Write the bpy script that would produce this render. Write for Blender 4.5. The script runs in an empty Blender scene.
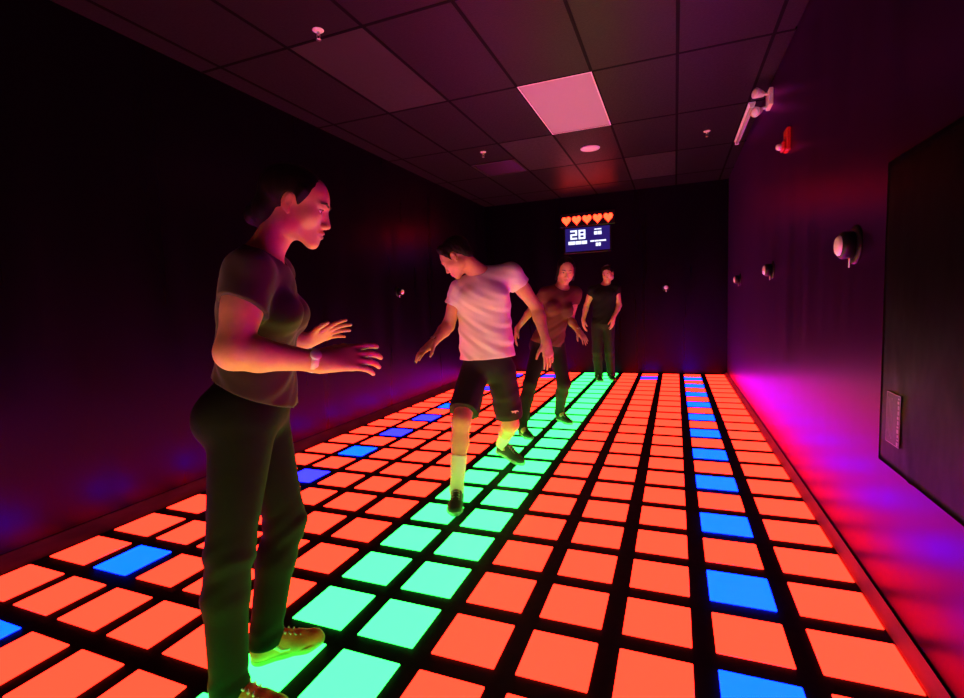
import bpy, bmesh, math, random
import numpy as np
from mathutils import Vector, Matrix

random.seed(7)
SC = bpy.context.scene
COL = SC.collection
S = 0.316                      # metres per floor-panel pitch
Rr = 1.0157                    # row pitch in panel pitches
PI = math.pi

# ------------------------------------------------------------------ materials
def mat(name, base=(.5, .5, .5), rough=.6, spec=.5, metal=0, emit=None, estr=1.0, sheen=0):
    m = bpy.data.materials.new(name); m.use_nodes = True
    b = m.node_tree.nodes['Principled BSDF']
    b.inputs['Base Color'].default_value = (*base, 1)
    b.inputs['Roughness'].default_value = rough
    b.inputs['Specular IOR Level'].default_value = spec
    b.inputs['Metallic'].default_value = metal
    if sheen: b.inputs['Sheen Weight'].default_value = sheen
    if emit:
        b.inputs['Emission Color'].default_value = (*emit, 1)
        b.inputs['Emission Strength'].default_value = estr
    return m

def vary(m, scale=(8, 8, 8), amount=.25, rough=None, bump=None, bscale=None, detail=4):
    """Noise variation of colour, roughness and bump in object space."""
    nt = m.node_tree; b = nt.nodes['Principled BSDF']; L = nt.links
    tc = nt.nodes.new('ShaderNodeTexCoord')
    mp = nt.nodes.new('ShaderNodeMapping'); mp.inputs['Scale'].default_value = scale
    L.new(tc.outputs['Object'], mp.inputs['Vector'])
    n = nt.nodes.new('ShaderNodeTexNoise'); n.inputs['Scale'].default_value = 1; n.inputs['Detail'].default_value = detail
    L.new(mp.outputs['Vector'], n.inputs['Vector'])
    if amount:
        c = tuple(b.inputs['Base Color'].default_value)[:3]
        r = nt.nodes.new('ShaderNodeValToRGB')
        r.color_ramp.elements[0].position = .3; r.color_ramp.elements[1].position = .7
        r.color_ramp.elements[0].color = (*[v * (1 - amount) for v in c], 1)
        r.color_ramp.elements[1].color = (*[min(1, v * (1 + amount)) for v in c], 1)
        L.new(n.outputs['Fac'], r.inputs['Fac']); L.new(r.outputs['Color'], b.inputs['Base Color'])
    if rough:
        mr = nt.nodes.new('ShaderNodeMapRange')
        mr.inputs['From Min'].default_value = .3; mr.inputs['From Max'].default_value = .7
        mr.inputs['To Min'].default_value = rough[0]; mr.inputs['To Max'].default_value = rough[1]
        L.new(n.outputs['Fac'], mr.inputs['Value']); L.new(mr.outputs['Result'], b.inputs['Roughness'])
    if bump:
        src = n
        if bscale:
            mp2 = nt.nodes.new('ShaderNodeMapping'); mp2.inputs['Scale'].default_value = bscale
            L.new(tc.outputs['Object'], mp2.inputs['Vector'])
            src = nt.nodes.new('ShaderNodeTexNoise'); src.inputs['Scale'].default_value = 1; src.inputs['Detail'].default_value = 3
            L.new(mp2.outputs['Vector'], src.inputs['Vector'])
        bp = nt.nodes.new('ShaderNodeBump'); bp.inputs['Strength'].default_value = bump[0]; bp.inputs['Distance'].default_value = bump[1]
        L.new(src.outputs['Fac'], bp.inputs['Height']); L.new(bp.outputs['Normal'], b.inputs['Normal'])
    return m

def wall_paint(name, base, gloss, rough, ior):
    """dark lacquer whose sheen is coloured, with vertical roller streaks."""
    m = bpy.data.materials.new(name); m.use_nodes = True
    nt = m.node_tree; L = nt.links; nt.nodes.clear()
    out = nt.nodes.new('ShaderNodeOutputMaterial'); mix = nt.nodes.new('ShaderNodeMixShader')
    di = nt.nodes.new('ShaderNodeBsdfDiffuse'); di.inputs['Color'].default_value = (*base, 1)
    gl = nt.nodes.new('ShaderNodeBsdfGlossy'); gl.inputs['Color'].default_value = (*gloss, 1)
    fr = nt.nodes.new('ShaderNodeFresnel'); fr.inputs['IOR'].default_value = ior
    tc = nt.nodes.new('ShaderNodeTexCoord')
    def noise(sc, detail):
        mp = nt.nodes.new('ShaderNodeMapping'); mp.inputs['Scale'].default_value = sc; L.new(tc.outputs['Object'], mp.inputs['Vector'])
        n = nt.nodes.new('ShaderNodeTexNoise'); n.inputs['Scale'].default_value = 1; n.inputs['Detail'].default_value = detail
        L.new(mp.outputs['Vector'], n.inputs['Vector']); return n
    n = noise((5, 5, .35), 4)
    mr = nt.nodes.new('ShaderNodeMapRange'); mr.inputs['From Min'].default_value = .3; mr.inputs['From Max'].default_value = .7
    mr.inputs['To Min'].default_value, mr.inputs['To Max'].default_value = rough
    L.new(n.outputs['Fac'], mr.inputs['Value']); L.new(mr.outputs['Result'], gl.inputs['Roughness'])
    n2 = noise((34, 34, 1.1), 4)
    bp = nt.nodes.new('ShaderNodeBump'); bp.inputs['Strength'].default_value = .09; bp.inputs['Distance'].default_value = .004
    L.new(n2.outputs['Fac'], bp.inputs['Height']); L.new(bp.outputs['Normal'], gl.inputs['Normal'])
    L.new(fr.outputs['Fac'], mix.inputs['Fac']); L.new(di.outputs['BSDF'], mix.inputs[1]); L.new(gl.outputs['BSDF'], mix.inputs[2])
    L.new(mix.outputs['Shader'], out.inputs['Surface'])
    return m

M = {}
M['orange'] = mat('panel_orange', (.25, .2, .18), .45, emit=(1, .125/9.3, .054/9.3), estr=9.3)
M['green'] = mat('panel_green', (.25, .2, .18), .45, emit=(.16/8.5, 1, .66/8.5), estr=8.5)
M['blue'] = mat('panel_blue', (.25, .2, .18), .45, emit=(.002/30, .29/30, 1), estr=30)
M['violet'] = mat('panel_violet', (.25, .2, .18), .45, emit=(.085/22, .09/22, 1), estr=22)
M['frame'] = vary(mat('floor_frame', (.005, .0045, .0045), .5, .25), (30, 30, 30), .4, (.45, .65))
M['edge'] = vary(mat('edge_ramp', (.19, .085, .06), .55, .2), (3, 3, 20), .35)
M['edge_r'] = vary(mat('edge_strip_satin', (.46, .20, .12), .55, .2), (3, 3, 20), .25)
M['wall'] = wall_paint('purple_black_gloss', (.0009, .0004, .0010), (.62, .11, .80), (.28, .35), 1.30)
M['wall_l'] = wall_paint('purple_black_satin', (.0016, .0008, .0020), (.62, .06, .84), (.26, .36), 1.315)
M['ceil'] = vary(mat('ceiling_tile_black', (.0090, .0058, .0062), .5, .15), (60, 60, 60), .35, (.36, .5), (.3, .003), (120, 120, 120))
M['ceil2'] = vary(mat('ceiling_tile_lighter', (.024, .016, .017), .5, .2), (25, 25, 25), .35, (.36, .5), (.3, .003), (120, 120, 120))  # lighter tone for a few ceiling tiles and the vent frame
M['tbar'] = mat('tbar_black', (.001, .001, .001), .6, .06)
M['white_diff'] = mat('white_acrylic', (.34, .33, .34), .5, .3)
M['white_pl'] = vary(mat('white_plastic', (.7, .68, .66), .4), (20, 20, 20), .06)
M['black_pl'] = mat('black_plastic', (.004, .004, .004), .4, .25)
M['red_pl'] = mat('red_plastic', (.55, .02, .015), .35)
M['clear'] = mat('strobe_lens', (.75, .7, .7), .15)
M['sheet'] = vary(mat('black_vinyl', (.0012, .0007, .0008), .40, .07), (2, 2, 2), .3, (.36, .5), (.5, .02), (3, 3, 2))
M['sticker'] = mat('sticker_dark', (.004, .003, .0035), .4, .1)
M['print'] = mat('print_white', (.20, .17, .18), .5, .2)
M['heart'] = mat('heart_lit', (.2, .05, .03), .5, emit=(1, .26/14, .07/14), estr=14)
M['screen'] = mat('screen_blue', (.01, .01, .02), .3, emit=(.010, .008, .15), estr=1)
M['screen_blk'] = mat('screen_black', (.006, .006, .008), .25)
M['screen_txt'] = mat('screen_white', (.1, .1, .1), .5, emit=(.72, .78, 1), estr=1.5)
M['skin_f'] = vary(mat('skin_fair', (.52, .27, .17), .5, .3), (30, 30, 30), .08)
M['skin_m'] = vary(mat('skin_medium', (.50, .265, .165), .5, .3), (30, 30, 30), .08)
M['lip'] = mat('lips', (.42, .15, .14), .4)
M['hair'] = vary(mat('hair_dark', (.0045, .003, .0025), .55, .16), (60, 60, 6), .4, None, (.5, .003), (160, 160, 12))
M['brow'] = mat('brow_dark', (.03, .018, .014), .7)
M['eye_w'] = mat('eye_white', (.7, .66, .64), .2)
M['iris'] = mat('eye_iris', (.03, .018, .012), .15)
M['tee_olive'] = vary(mat('tee_charcoal', (.040, .036, .024), .9, .15, sheen=.1), (4, 4, 4), .15, None, (.3, .004), (22, 22, 12))
M['tee_white'] = vary(mat('tee_white', (.66, .63, .62), .9, .15), (4, 4, 4), .04, None, (.35, .006), (20, 20, 10))
M['tee_rust'] = vary(mat('tee_rust', (.10, .040, .028), .9, .15), (4, 4, 4), .15, None, (.35, .006), (20, 20, 10))
M['tee_black'] = vary(mat('tee_black', (.006, .006, .0065), .9, .15), (4, 4, 4), .2)
M['pants'] = vary(mat('trousers_charcoal', (.0034, .0072, .0036), .85, .12), (6, 6, 6), .2, None, (.4, .006), (16, 16, 22))
M['shorts'] = vary(mat('shorts_black', (.012, .012, .012), .8, .25), (6, 6, 6), .2, None, (.4, .006), (14, 14, 8))
M['leggings'] = vary(mat('leggings_black', (.006, .006, .007), .8, .25), (6, 6, 6), .2)
M['sock'] = vary(mat('sock_white', (.60, .60, .56), .95, .1), (4, 4, 4), .05, None, (.3, .002), (10, 10, 140))
M['shoe_tan'] = vary(mat('shoe_tan', (.62, .17, .035), .7), (18, 18, 18), .3, None, (.4, .003), (90, 90, 90))
M['shoe_pale'] = mat('shoe_pale', (.62, .62, .55), .6)
M['shoe_black'] = vary(mat('shoe_black', (.03, .03, .03), .7), (18, 18, 18), .3)
M['sole_grey'] = mat('sole_grey', (.35, .36, .34), .6)
M['sole_tan'] = mat('sole_tan', (.55, .26, .07), .6)
M['steel'] = mat('steel', (.5, .5, .5), .35, metal=1)

# ------------------------------------------------------------------ object helpers
def link(name, me, mats, parent=None, base=(0, 0, 0)):
    o = bpy.data.objects.new(name, me); COL.objects.link(o)
    for m in (mats if isinstance(mats, (list, tuple)) else [mats]):
        me.materials.append(m)
    if parent: o.parent = parent
    return o

def from_bm(name, bm, mats, parent=None, smooth=False, loc=None):
    me = bpy.data.meshes.new(name); bm.normal_update(); bm.to_mesh(me); bm.free()
    if smooth: me.polygons.foreach_set('use_smooth', [True] * len(me.polygons))
    o = link(name, me, mats, parent)
    if loc is not None: o.location = loc
    return o

def tag(o, label, cat, group=None):
    o['label'] = label; o['category'] = cat
    if group: o['group'] = group
    return o

def struct(o):
    o['kind'] = 'structure'; return o

def empty(name, loc, label, cat, group=None):
    o = bpy.data.objects.new(name, None); COL.objects.link(o); o.location = loc
    o.empty_display_size = .1
    return tag(o, label, cat, group)

def add_box(bm, x0, x1, y0, y1, z0, z1, bev=0, mi=0):
    r = bmesh.ops.create_cube(bm, size=1)
    vs = r['verts']
    for v in vs:
        v.co = Vector(((x0 + x1) / 2 + v.co.x * (x1 - x0), (y0 + y1) / 2 + v.co.y * (y1 - y0), (z0 + z1) / 2 + v.co.z * (z1 - z0)))
    fs = set(f for v in vs for f in v.link_faces)
    for f in fs: f.material_index = mi
    if bev:
        es = list(set(e for v in vs for e in v.link_edges))
        r2 = bmesh.ops.bevel(bm, geom=es, offset=bev, segments=2, affect='EDGES', profile=.5)
        for f in r2['faces']: f.material_index = mi

def add_lathe(bm, prof, mtx, seg=28, mi=0, cap=True):
    """prof: list of (radius, height along local z)."""
    rings = []
    for (r, h) in prof:
        if r < 1e-6:
            rings.append([bm.verts.new(mtx @ Vector((0, 0, h)))])
        else:
            rings.append([bm.verts.new(mtx @ Vector((r * math.cos(2 * PI * i / seg), r * math.sin(2 * PI * i / seg), h))) for i in range(seg)])
    for a, b in zip(rings, rings[1:]):
        for i in range(seg):
            j = (i + 1) % seg
            if len(a) == 1 and len(b) == 1: continue
            if len(a) == 1: f = bm.faces.new((a[0], b[i], b[j]))
            elif len(b) == 1: f = bm.faces.new((a[i], a[j], b[0]))
            else: f = bm.faces.new((a[i], a[j], b[j], b[i]))
            f.material_index = mi; f.smooth = True
    for ring, rev in ((rings[0], True), (rings[-1], False)):
        if len(ring) > 1 and cap:
            f = bm.faces.new(list(reversed(ring)) if rev else ring); f.material_index = mi
    bmesh.ops.recalc_face_normals(bm, faces=bm.faces[:])

def add_prism(bm, pts, org, ax, ay, an, depth, mi=0):
    """Extrude polygon pts (2D) laid in the plane org + u*ax + v*ay along an*depth."""
    a = [bm.verts.new(org + ax * u + ay * v) for u, v in pts]
    b = [bm.verts.new(org + ax * u + ay * v + an * depth) for u, v in pts]
    n = len(pts)
    fs = [bm.faces.new(b), bm.faces.new(list(reversed(a)))]
    for i in range(n):
        fs.append(bm.faces.new((a[i], a[(i + 1) % n], b[(i + 1) % n], b[i])))
    for f in fs: f.material_index = mi
    bmesh.ops.recalc_face_normals(bm, faces=fs)

def frame_mtx(org, z, x=None):
    z = Vector(z).normalized()
    x = Vector(x) if x else (Vector((0, 0, 1)) if abs(z.z) < .9 else Vector((1, 0, 0)))
    y = z.cross(x).normalized(); x = y.cross(z)
    m = Matrix((x, y, z)).transposed().to_4x4(); m.translation = Vector(org)
    return m

# ------------------------------------------------------------------ camera
u = S
cam = bpy.data.cameras.new('camera'); co = bpy.data.objects.new('camera', cam); COL.objects.link(co)
yaw, pitch, roll = -.3772, -.0905, -.0373
fw = Vector((math.sin(yaw) * math.cos(pitch), math.cos(yaw) * math.cos(pitch), math.sin(pitch)))
rt = Vector((math.cos(yaw), -math.sin(yaw), 0)); up = rt.cross(fw)
r2 = rt * math.cos(roll) + up * math.sin(roll); u2 = -rt * math.sin(roll) + up * math.cos(roll)
mt = Matrix((r2, u2, -fw)).transposed().to_4x4(); mt.translation = Vector((-1.7958 * u, -7.006 * u, 3.9229 * u))
co.matrix_world = mt
cam.sensor_width = 36; cam.lens = 489.7 / 964 * 36; cam.clip_start = .02
SC.camera = co

# ------------------------------------------------------------------ setting
XR, XL, YB, YF, ZC = .62 * u, -12.0 * u, 19.95 * u, -11.5 * u, 9.5 * u
PH = .0035                                                       # panels stand a few millimetres proud
def box_obj(name, *a, m=None, bev=0):
    bm = bmesh.new(); add_box(bm, *a, bev=bev); return from_bm(name, bm, m)
struct(box_obj('floor', XL - .1, XR + .1, YF - .1, YB + .1, -.1, 0, m=M['frame']))
struct(box_obj('wall_right', XR, XR + .1, YF - .1, YB + .1, 0, ZC + .1, m=M['wall']))
struct(box_obj('wall_left', XL - .1, XL, YF - .1, YB + .1, 0, ZC + .1, m=M['wall_l']))
struct(box_obj('wall_back', XL, XR, YB, YB + .1, 0, ZC + .1, m=M['wall_l']))
struct(box_obj('wall_front', XL, XR, YF - .1, YF, 0, ZC + .1, m=M['wall_l']))

def ramp(name, pts, y0, y1, m):
    """sloping edge strip between the panels and a wall, constant profile along y."""
    bm = bmesh.new()
    add_prism(bm, pts, Vector((0, y0, 0)), Vector((1, 0, 0)), Vector((0, 0, 1)), Vector((0, 1, 0)), y1 - y0)
    return struct(from_bm(name, bm, m))
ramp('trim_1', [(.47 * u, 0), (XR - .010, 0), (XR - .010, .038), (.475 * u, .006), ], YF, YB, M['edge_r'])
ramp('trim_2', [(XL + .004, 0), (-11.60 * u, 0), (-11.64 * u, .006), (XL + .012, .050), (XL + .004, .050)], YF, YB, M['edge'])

# ceiling: lay-in tiles 2 x 4 ft on a black grid
gx = [-11.38, -9.45, -7.55, -5.6, -3.69, -1.735, .2]
gy = [-10.2, -6.21, -2.23, 1.74, 5.73, 9.73, 13.75, 17.75]
struct(box_obj('ceiling', XL - .1, XR + .1, YF - .1, YB + .1, ZC + .012, ZC + .1, m=M['ceil']))
bm = bmesh.new()
cols = [XL / u] + gx + [XR / u]; rows = [YF / u] + gy + [YB / u]
LIGHT = (-5.6, 5.73); SPK = (-5.6, 9.73); VENT = (-9.45, 9.73)
for i in range(len(cols) - 1):
    for j in range(len(rows) - 1):
        x0, x1, y0, y1 = cols[i], cols[i + 1], rows[j], rows[j + 1]
        if (x0, y0) == LIGHT: continue
        segs = [(y0, y1)]
        if (x0, y0) == VENT: segs = [(y0, 11.72)]
        lighter = (x0, y0) in ((-9.45, 1.74), (-3.69, 13.75), (-7.55, 9.73))
        for a, b in segs:
            add_box(bm, x0 * u + .012, x1 * u - .012, a * u + .012, b * u - .012, ZC, ZC + .012, mi=1 if lighter else 0)
struct(from_bm('ceiling', bm, [M['ceil'], M['ceil2']]))
bm = bmesh.new()
for x in gx: add_box(bm, x * u - .012, x * u + .012, YF, YB, ZC - .002, ZC + .011)
for y in gy: add_box(bm, XL, XR, y * u - .012, y * u + .012, ZC - .0017, ZC + .0105)
struct(from_bm('trim_3', bm, M['tbar']))

# ------------------------------------------------------------------ floor panels
ORD = 'first second third fourth fifth sixth seventh eighth ninth tenth eleventh twelfth thirteenth fourteenth fifteenth sixteenth seventeenth eighteenth nineteenth twentieth twenty-first twenty-second twenty-third twenty-fourth twenty-fifth'.split()
RMIN = [-2, -2, -2, -3, -3, -3, -4, -4, -4, -4, -4, -3]
blues = {(1, r): 'blue' for r in range(-2, 19, 2)}
blues.update({(10, r): 'violet' for r in range(-4, 19, 2)})
blues.update({(10, -4): 'blue', (10, -2): 'blue', (10, 4): 'blue', (10, 10): 'blue', (3, 18): 'violet', (8, 18): 'violet'})
COLOR_WORD = dict(orange='orange', green='mint green', blue='blue', violet='violet blue')
panel_mesh = {}
def panel(c, r):
    kind = 'green' if c in (5, 6) else blues.get((c, r), 'orange')
    w0, w1 = -.378, .378
    if c == 0: w1 = .455
    if c == 11: w0 = -.52
    key = (kind, w0, w1)
    if key not in panel_mesh:
        bm = bmesh.new()
        add_box(bm, w0 * u, w1 * u, -.375 * u, .375 * u, 0, PH)
        ed = [e for e in bm.edges if abs(e.verts[0].co.z - e.verts[1].co.z) > PH * .5]
        bmesh.ops.bevel(bm, geom=ed, offset=.002, segments=2, affect='EDGES')
        top = [f for f in bm.faces if f.normal.z > .9]
        ed = list(set(e for f in top for e in f.edges))
        bmesh.ops.bevel(bm, geom=ed, offset=.001, segments=1, affect='EDGES')
        me = bpy.data.meshes.new('floor_panel'); bm.to_mesh(me); bm.free(); me.materials.append(M[kind]); panel_mesh[key] = me
    o = bpy.data.objects.new('light_panel', panel_mesh[key]); COL.objects.link(o)
    o.location = (-c * u, r * Rr * u, 0)
    tag(o, 'glowing %s floor panel, %s column from alarm wall, %s row from screen wall' % (COLOR_WORD[kind], ORD[c], ORD[19 - r]),
        'floor panel', 'light-up floor panels'); o['kind'] = 'thing'
for c in range(12):
    for r in range(RMIN[c], 20): panel(c, r)

# the panels on this side of the picture, under and behind the camera, go on to the front wall
bm = bmesh.new()
for c in range(12):
    for r in range(-11, RMIN[c]):
        kind = 'green' if c in (5, 6) else ('blue' if c in (1, 10) and r % 2 == 0 else 'orange')
        w0, w1 = (-.52 if c == 11 else -.378), (.455 if c == 0 else .378)
        add_box(bm, (w0 - c) * u, (w1 - c) * u, (r * Rr - .375) * u, (r * Rr + .375) * u, 0, PH, mi=('orange', 'green', 'blue').index(kind))
o = from_bm('light_panel', bm, [M['orange'], M['green'], M['blue']])
tag(o, 'remaining glowing floor panels nearest the front wall, below the camera', 'floor panel', 'light-up floor panels'); o['kind'] = 'stuff'

# ------------------------------------------------------------------ fixtures on walls and ceiling
# troffer light panel
t = empty('ceiling_light', (-4.645 * u, 7.73 * u, ZC), 'square-edged pale ceiling light panel, unlit, set in the black ceiling grid', 'ceiling light')
bm = bmesh.new(); add_box(bm, -.945 * u, .945 * u, -1.98 * u, 1.98 * u, .001, .006, bev=.001); from_bm('diffuser', bm, M['white_diff'], t)
bm = bmesh.new()
for a in ((-.955, -.92, -2, 2), (.92, .955, -2, 2), (-.92, .92, -2, -1.965), (-.92, .92, 1.965, 2)):
    add_box(bm, a[0] * u, a[1] * u, a[2] * u, a[3] * u, -.003, .0008)
from_bm('frame', bm, M['white_pl'], t)

# round ceiling speaker
t = empty('ceiling_speaker', (-4.69 * u, 11.83 * u, ZC), 'round pale ceiling speaker cover beyond the unlit light panel', 'speaker')
bm = bmesh.new(); add_lathe(bm, [(0, -.012), (.05, -.0115), (.088, -.009), (.096, -.009)], Matrix.Identity(4)); from_bm('grille', bm, M['white_pl'], t)
bm = bmesh.new(); add_lathe(bm, [(.097, -.001), (.111, -.001), (.111, -.008), (.105, -.012), (.097, -.012), (.097, -.001)], Matrix.Identity(4), cap=False); from_bm('rim', bm, M['white_pl'], t)

# air vent
t = empty('ceiling_vent', (-8.5 * u, 12.72 * u, ZC), 'square black ceiling air vent with slats beyond the sprinkler', 'air vent')
bm = bmesh.new()
for a in ((-.93, -.83, -.98, .98), (.83, .93, -.98, .98), (-.83, .83, -.98, -.88), (-.83, .83, .88, .98)):
    add_box(bm, a[0] * u, a[1] * u, a[2] * u, a[3] * u, -.008, .008, bev=.002)
from_bm('frame', bm, M['ceil2'], t)
bm = bmesh.new()
for k in range(9):
    y = (-.75 + k * .19) * u
    add_prism(bm, [(y - .02, .010), (y - .015, .012), (y + .02, -.003), (y + .015, -.005)], Vector((-.82 * u, 0, 0)), Vector((0, 1, 0)), Vector((0, 0, 1)), Vector((1, 0, 0)), 1.64 * u)
from_bm('louvre', bm, M['black_pl'], t)

# sprinklers
def sprinkler(x, y, label):
    t = empty('sprinkler', (x, y, ZC), label, 'sprinkler', 'ceiling sprinklers')
    bm = bmesh.new(); add_lathe(bm, [(.036, -.0005), (.036, -.003), (.026, -.010), (.014, -.012), (0, -.012)], Matrix.Identity(4), 20); from_bm('escutcheon', bm, M['white_pl'], t)
    bm = bmesh.new(); add_lathe(bm, [(0, -.011), (.009, -.011), (.009, -.026), (.005, -.028), (.004, -.034), (0, -.034)], Matrix.Identity(4), 14)
    for s in (-1, 1):
        add_prism(bm, [(s * .009, -.02), (s * .014, -.03), (s * .012, -.045), (s * .004, -.056), (s * .002, -.054), (s * .009, -.044), (s * .0105, -.031), (s * .006, -.02)], Vector((0, -.002, 0)), Vector((1, 0, 0)), Vector((0, 0, 1)), Vector((0, 1, 0)), .004)
    from_bm('head', bm, M['steel'], t)
    bm = bmesh.new(); add_lathe(bm, [(0, -.054), (.004, -.054), (.016, -.057), (.016, -.059), (0, -.061)], Matrix.Identity(4), 18); from_bm('deflector', bm, M['steel'], t)
sprinkler(-8.42 * u, 1.475 * u, 'small sprinkler head over the woman nearest the camera')
sprinkler(-8.35 * u, 10.38 * u, 'small sprinkler head just before the black air vent')
sprinkler(-.778 * u, 11.89 * u, 'small sprinkler head near the white emergency lamps')

# linear ceiling fixture beside the right wall
t = empty('tube_light', (.094, 3.67, ZC), 'long slim white tube fixture on the ceiling edge beside emergency lamps', 'light fixture')
bm = bmesh.new(); add_box(bm, -.03, .03, -.6, .6, -.022, -.003, bev=.004); from_bm('housing', bm, M['white_pl'], t)
bm = bmesh.new(); add_lathe(bm, [(.014, -.58), (.014, .58)], frame_mtx((0, 0, -.036), (0, 1, 0)), 16); from_bm('tube', bm, M['white_diff'], t)
for s in (-1, 1):
    bm = bmesh.new(); add_box(bm, -.02, .02, s * .59 - .01, s * .59 + .01, -.052, -.020, bev=.003); from_bm('end_cap', bm, M['white_pl'], t)

# twin-head emergency light on the right wall
t = empty('emergency_light', (XR, 8.58 * u, 9.12 * u), 'white twin-head emergency lamp high on the wall near the ceiling', 'emergency light')
bm = bmesh.new(); add_box(bm, -.035, -.0005, -.085, .085, -.075, .065, bev=.008); from_bm('housing', bm, M['white_pl'], t)
for (hy, hz, d) in ((-.02, .045, (-.75, -.55, .05)), (.05, -.075, (-.6, -.75, -.3))):
    bm = bmesh.new()
    add_lathe(bm, [(.011, -.02), (.011, .05)], frame_mtx((-.03, hy, hz * .7), (-1, -.1, hz * 2)), 12)
    o = from_bm('arm', bm, M['white_pl'], t)
    bm = bmesh.new()
    add_lathe(bm, [(0, -.05), (.020, -.045), (.029, -.02), (.041, .028), (.043, .038), (.040, .040)], frame_mtx((-.10, hy - .005, hz), d), 24)
    h = from_bm('lamp_head', bm, M['white_pl'], t)
    bm = bmesh.new()
    add_lathe(bm, [(.038, .0415), (.026, .046), (0, .049)], frame_mtx((-.10, hy - .005, hz), d), 24)
    from_bm('lens', bm, M['clear'], h)

# fire alarm strobe
t = empty('fire_alarm', (XR, 6.27 * u, 7.36 * u), 'red fire alarm strobe mounted on the black wall below emergency lamps', 'fire alarm')
bm = bmesh.new(); add_box(bm, -.028, .001, -.058, .058, -.075, .085, bev=.008); from_bm('back_box', bm, M['red_pl'], t)
bm = bmesh.new(); add_box(bm, -.052, -.0285, -.05, .05, -.068, -.005, bev=.010); from_bm('horn', bm, M['red_pl'], t)
bm = bmesh.new(); add_lathe(bm, [(.024, .0), (.022, .022), (.013, .032), (0, .035)], frame_mtx((-.0525, 0, -.036), (-1, 0, 0)), 20); from_bm('strobe_lens', bm, M['clear'], t)
bm = bmesh.new()
for k in range(4):
    add_box(bm, -.0315, -.0285, -.035, .035, .016 + k * .014, .022 + k * .014)
from_bm('sounder_slot', bm, M['red_pl'], t)

# round wall buttons
def wall_button(p, d, label, big=1.0):
    t = empty('wall_button', p, label, 'wall button', 'round game buttons on the walls')
    I = frame_mtx((0, 0, 0), d)
    bm = bmesh.new(); add_lathe(bm, [(.088 * big, .0005), (.088 * big, .006), (.080 * big, .012), (.066 * big, .014)], I, 36); from_bm('base', bm, M['black_pl'], t)
    bm = bmesh.new(); add_lathe(bm, [(.060 * big, .0145), (.062 * big, .05), (.056 * big, .062), (.047 * big, .063)], I, 36); from_bm('housing', bm, M['black_pl'], t)
    bm = bmesh.new(); add_lathe(bm, [(.0465 * big, .055), (.046 * big, .068), (.036 * big, .076), (.018 * big, .080), (0, .081)], I, 32); b = from_bm('push_cap', bm, M['white_pl'], t)
    bm = bmesh.new(); add_box(bm, -.0235 * big, .0235 * big, -.007, .007, .0, .004, bev=.002)
    bmesh.ops.transform(bm, matrix=I @ Matrix.Translation((-.078 * big, 0, .022)), verts=bm.verts[:]); from_bm('clip', bm, M['white_pl'], t)
ZB = 4.54 * u
wall_button((XR, 1.60 * u, ZB + .012), (-1, 0, 0), 'round white-faced black button on the wall beside the black vinyl sheet', 1.0)
wall_button((XR, 8.0 * u, ZB + .005), (-1, 0, 0), 'middle round white-faced button along the fire alarm wall', .85)
wall_button((XR, 15.0 * u, ZB), (-1, 0, 0), 'farthest round white-faced button along the fire alarm wall', .85)
wall_button((XL, 9.95 * u, ZB), (1, 0, 0), 'round white button on the purple wall beside the man in white', .7)
wall_button((-2.22 * u, YB, ZB - .03), (0, -1, 0), 'round white button on the far wall beside the lit scoreboard', .72)

# hearts display and screen on the far wall
t = empty('hearts_sign', (-6.14 * u, YB, 8.2 * u), 'row of five lit red hearts above the blue scoreboard screen', 'lit sign')
bm = bmesh.new(); add_box(bm, -.46, .46, -.05, -.0005, -.10, .13, bev=.006); from_bm('backing', bm, M['screen_blk'], t)
hp = []
for i in range(40):
    a = 2 * PI * i / 40
    hp.append((.0046 * 16 * math.sin(a) ** 3, .0052 * (13 * math.cos(a) - 5 * math.cos(2 * a) - 2 * math.cos(3 * a) - math.cos(4 * a)) + .012))
for k in range(5):
    bm = bmesh.new(); add_prism(bm, hp, Vector(((k - 2) * .174, -.0505, 0)), Vector((1, 0, 0)), Vector((0, 0, 1)), Vector((0, -1, 0)), .012)
    from_bm('heart', bm, M['heart'], t)
t = empty('scoreboard_screen', (-6.15 * u, YB, 7.22 * u), 'dark blue scoreboard screen reading 28 on the far wall', 'screen')
bm = bmesh.new(); add_box(bm, -.40, .40, -.035, .001, -.235, .203, bev=.006); from_bm('bezel', bm, M['screen_blk'], t)
bm = bmesh.new(); add_box(bm, -.37, .37, -.0375, -.0352, -.20, .19); scr = from_bm('display', bm, M['screen'], t)
# seven-segment style numerals built as bars
def bars(name, rects, mtl=M['screen_txt']):
    bm = bmesh.new()
    for x0, x1, z0, z1 in rects: add_box(bm, x0, x1, -.0392, -.0377, z0, z1)
    return from_bm(name, bm, mtl, scr)
def digit(x, z, w, h, segs, s=.030):
    D = dict(a=(x, x + w, z + h - s, z + h), g=(x, x + w, z + h / 2 - s / 2, z + h / 2 + s / 2), d=(x, x + w, z, z + s),
             f=(x, x + s, z + h / 2, z + h), b=(x + w - s, x + w, z + h / 2, z + h), e=(x, x + s, z, z + h / 2), c=(x + w - s, x + w, z, z + h / 2))
    return [D[k] for k in segs]
bars('digit', digit(-.285, .0, .115, .155, 'abged')); bars('digit', digit(-.145, .0, .115, .155, 'abcdefg'))
bars('caption_line', [(-.32, -.205, -.085, -.030), (-.198, -.10, -.085, -.030), (-.093, -.005, -.085, -.030)])
bars('caption_line', [(.12, .16, .135, .155), (.165, .235, .135, .155)])
bars('caption_line', [(.115, .172, .055, .110), (.18, .238, .055, .110)])
bars('caption_line', [(.05, .12, -.060, -.035), (.126, .19, -.060, -.035), (.196, .31, -.060, -.035)])
bars('caption_line', [(.14, .178, -.135, -.080), (.184, .222, -.135, -.080)])

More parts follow.
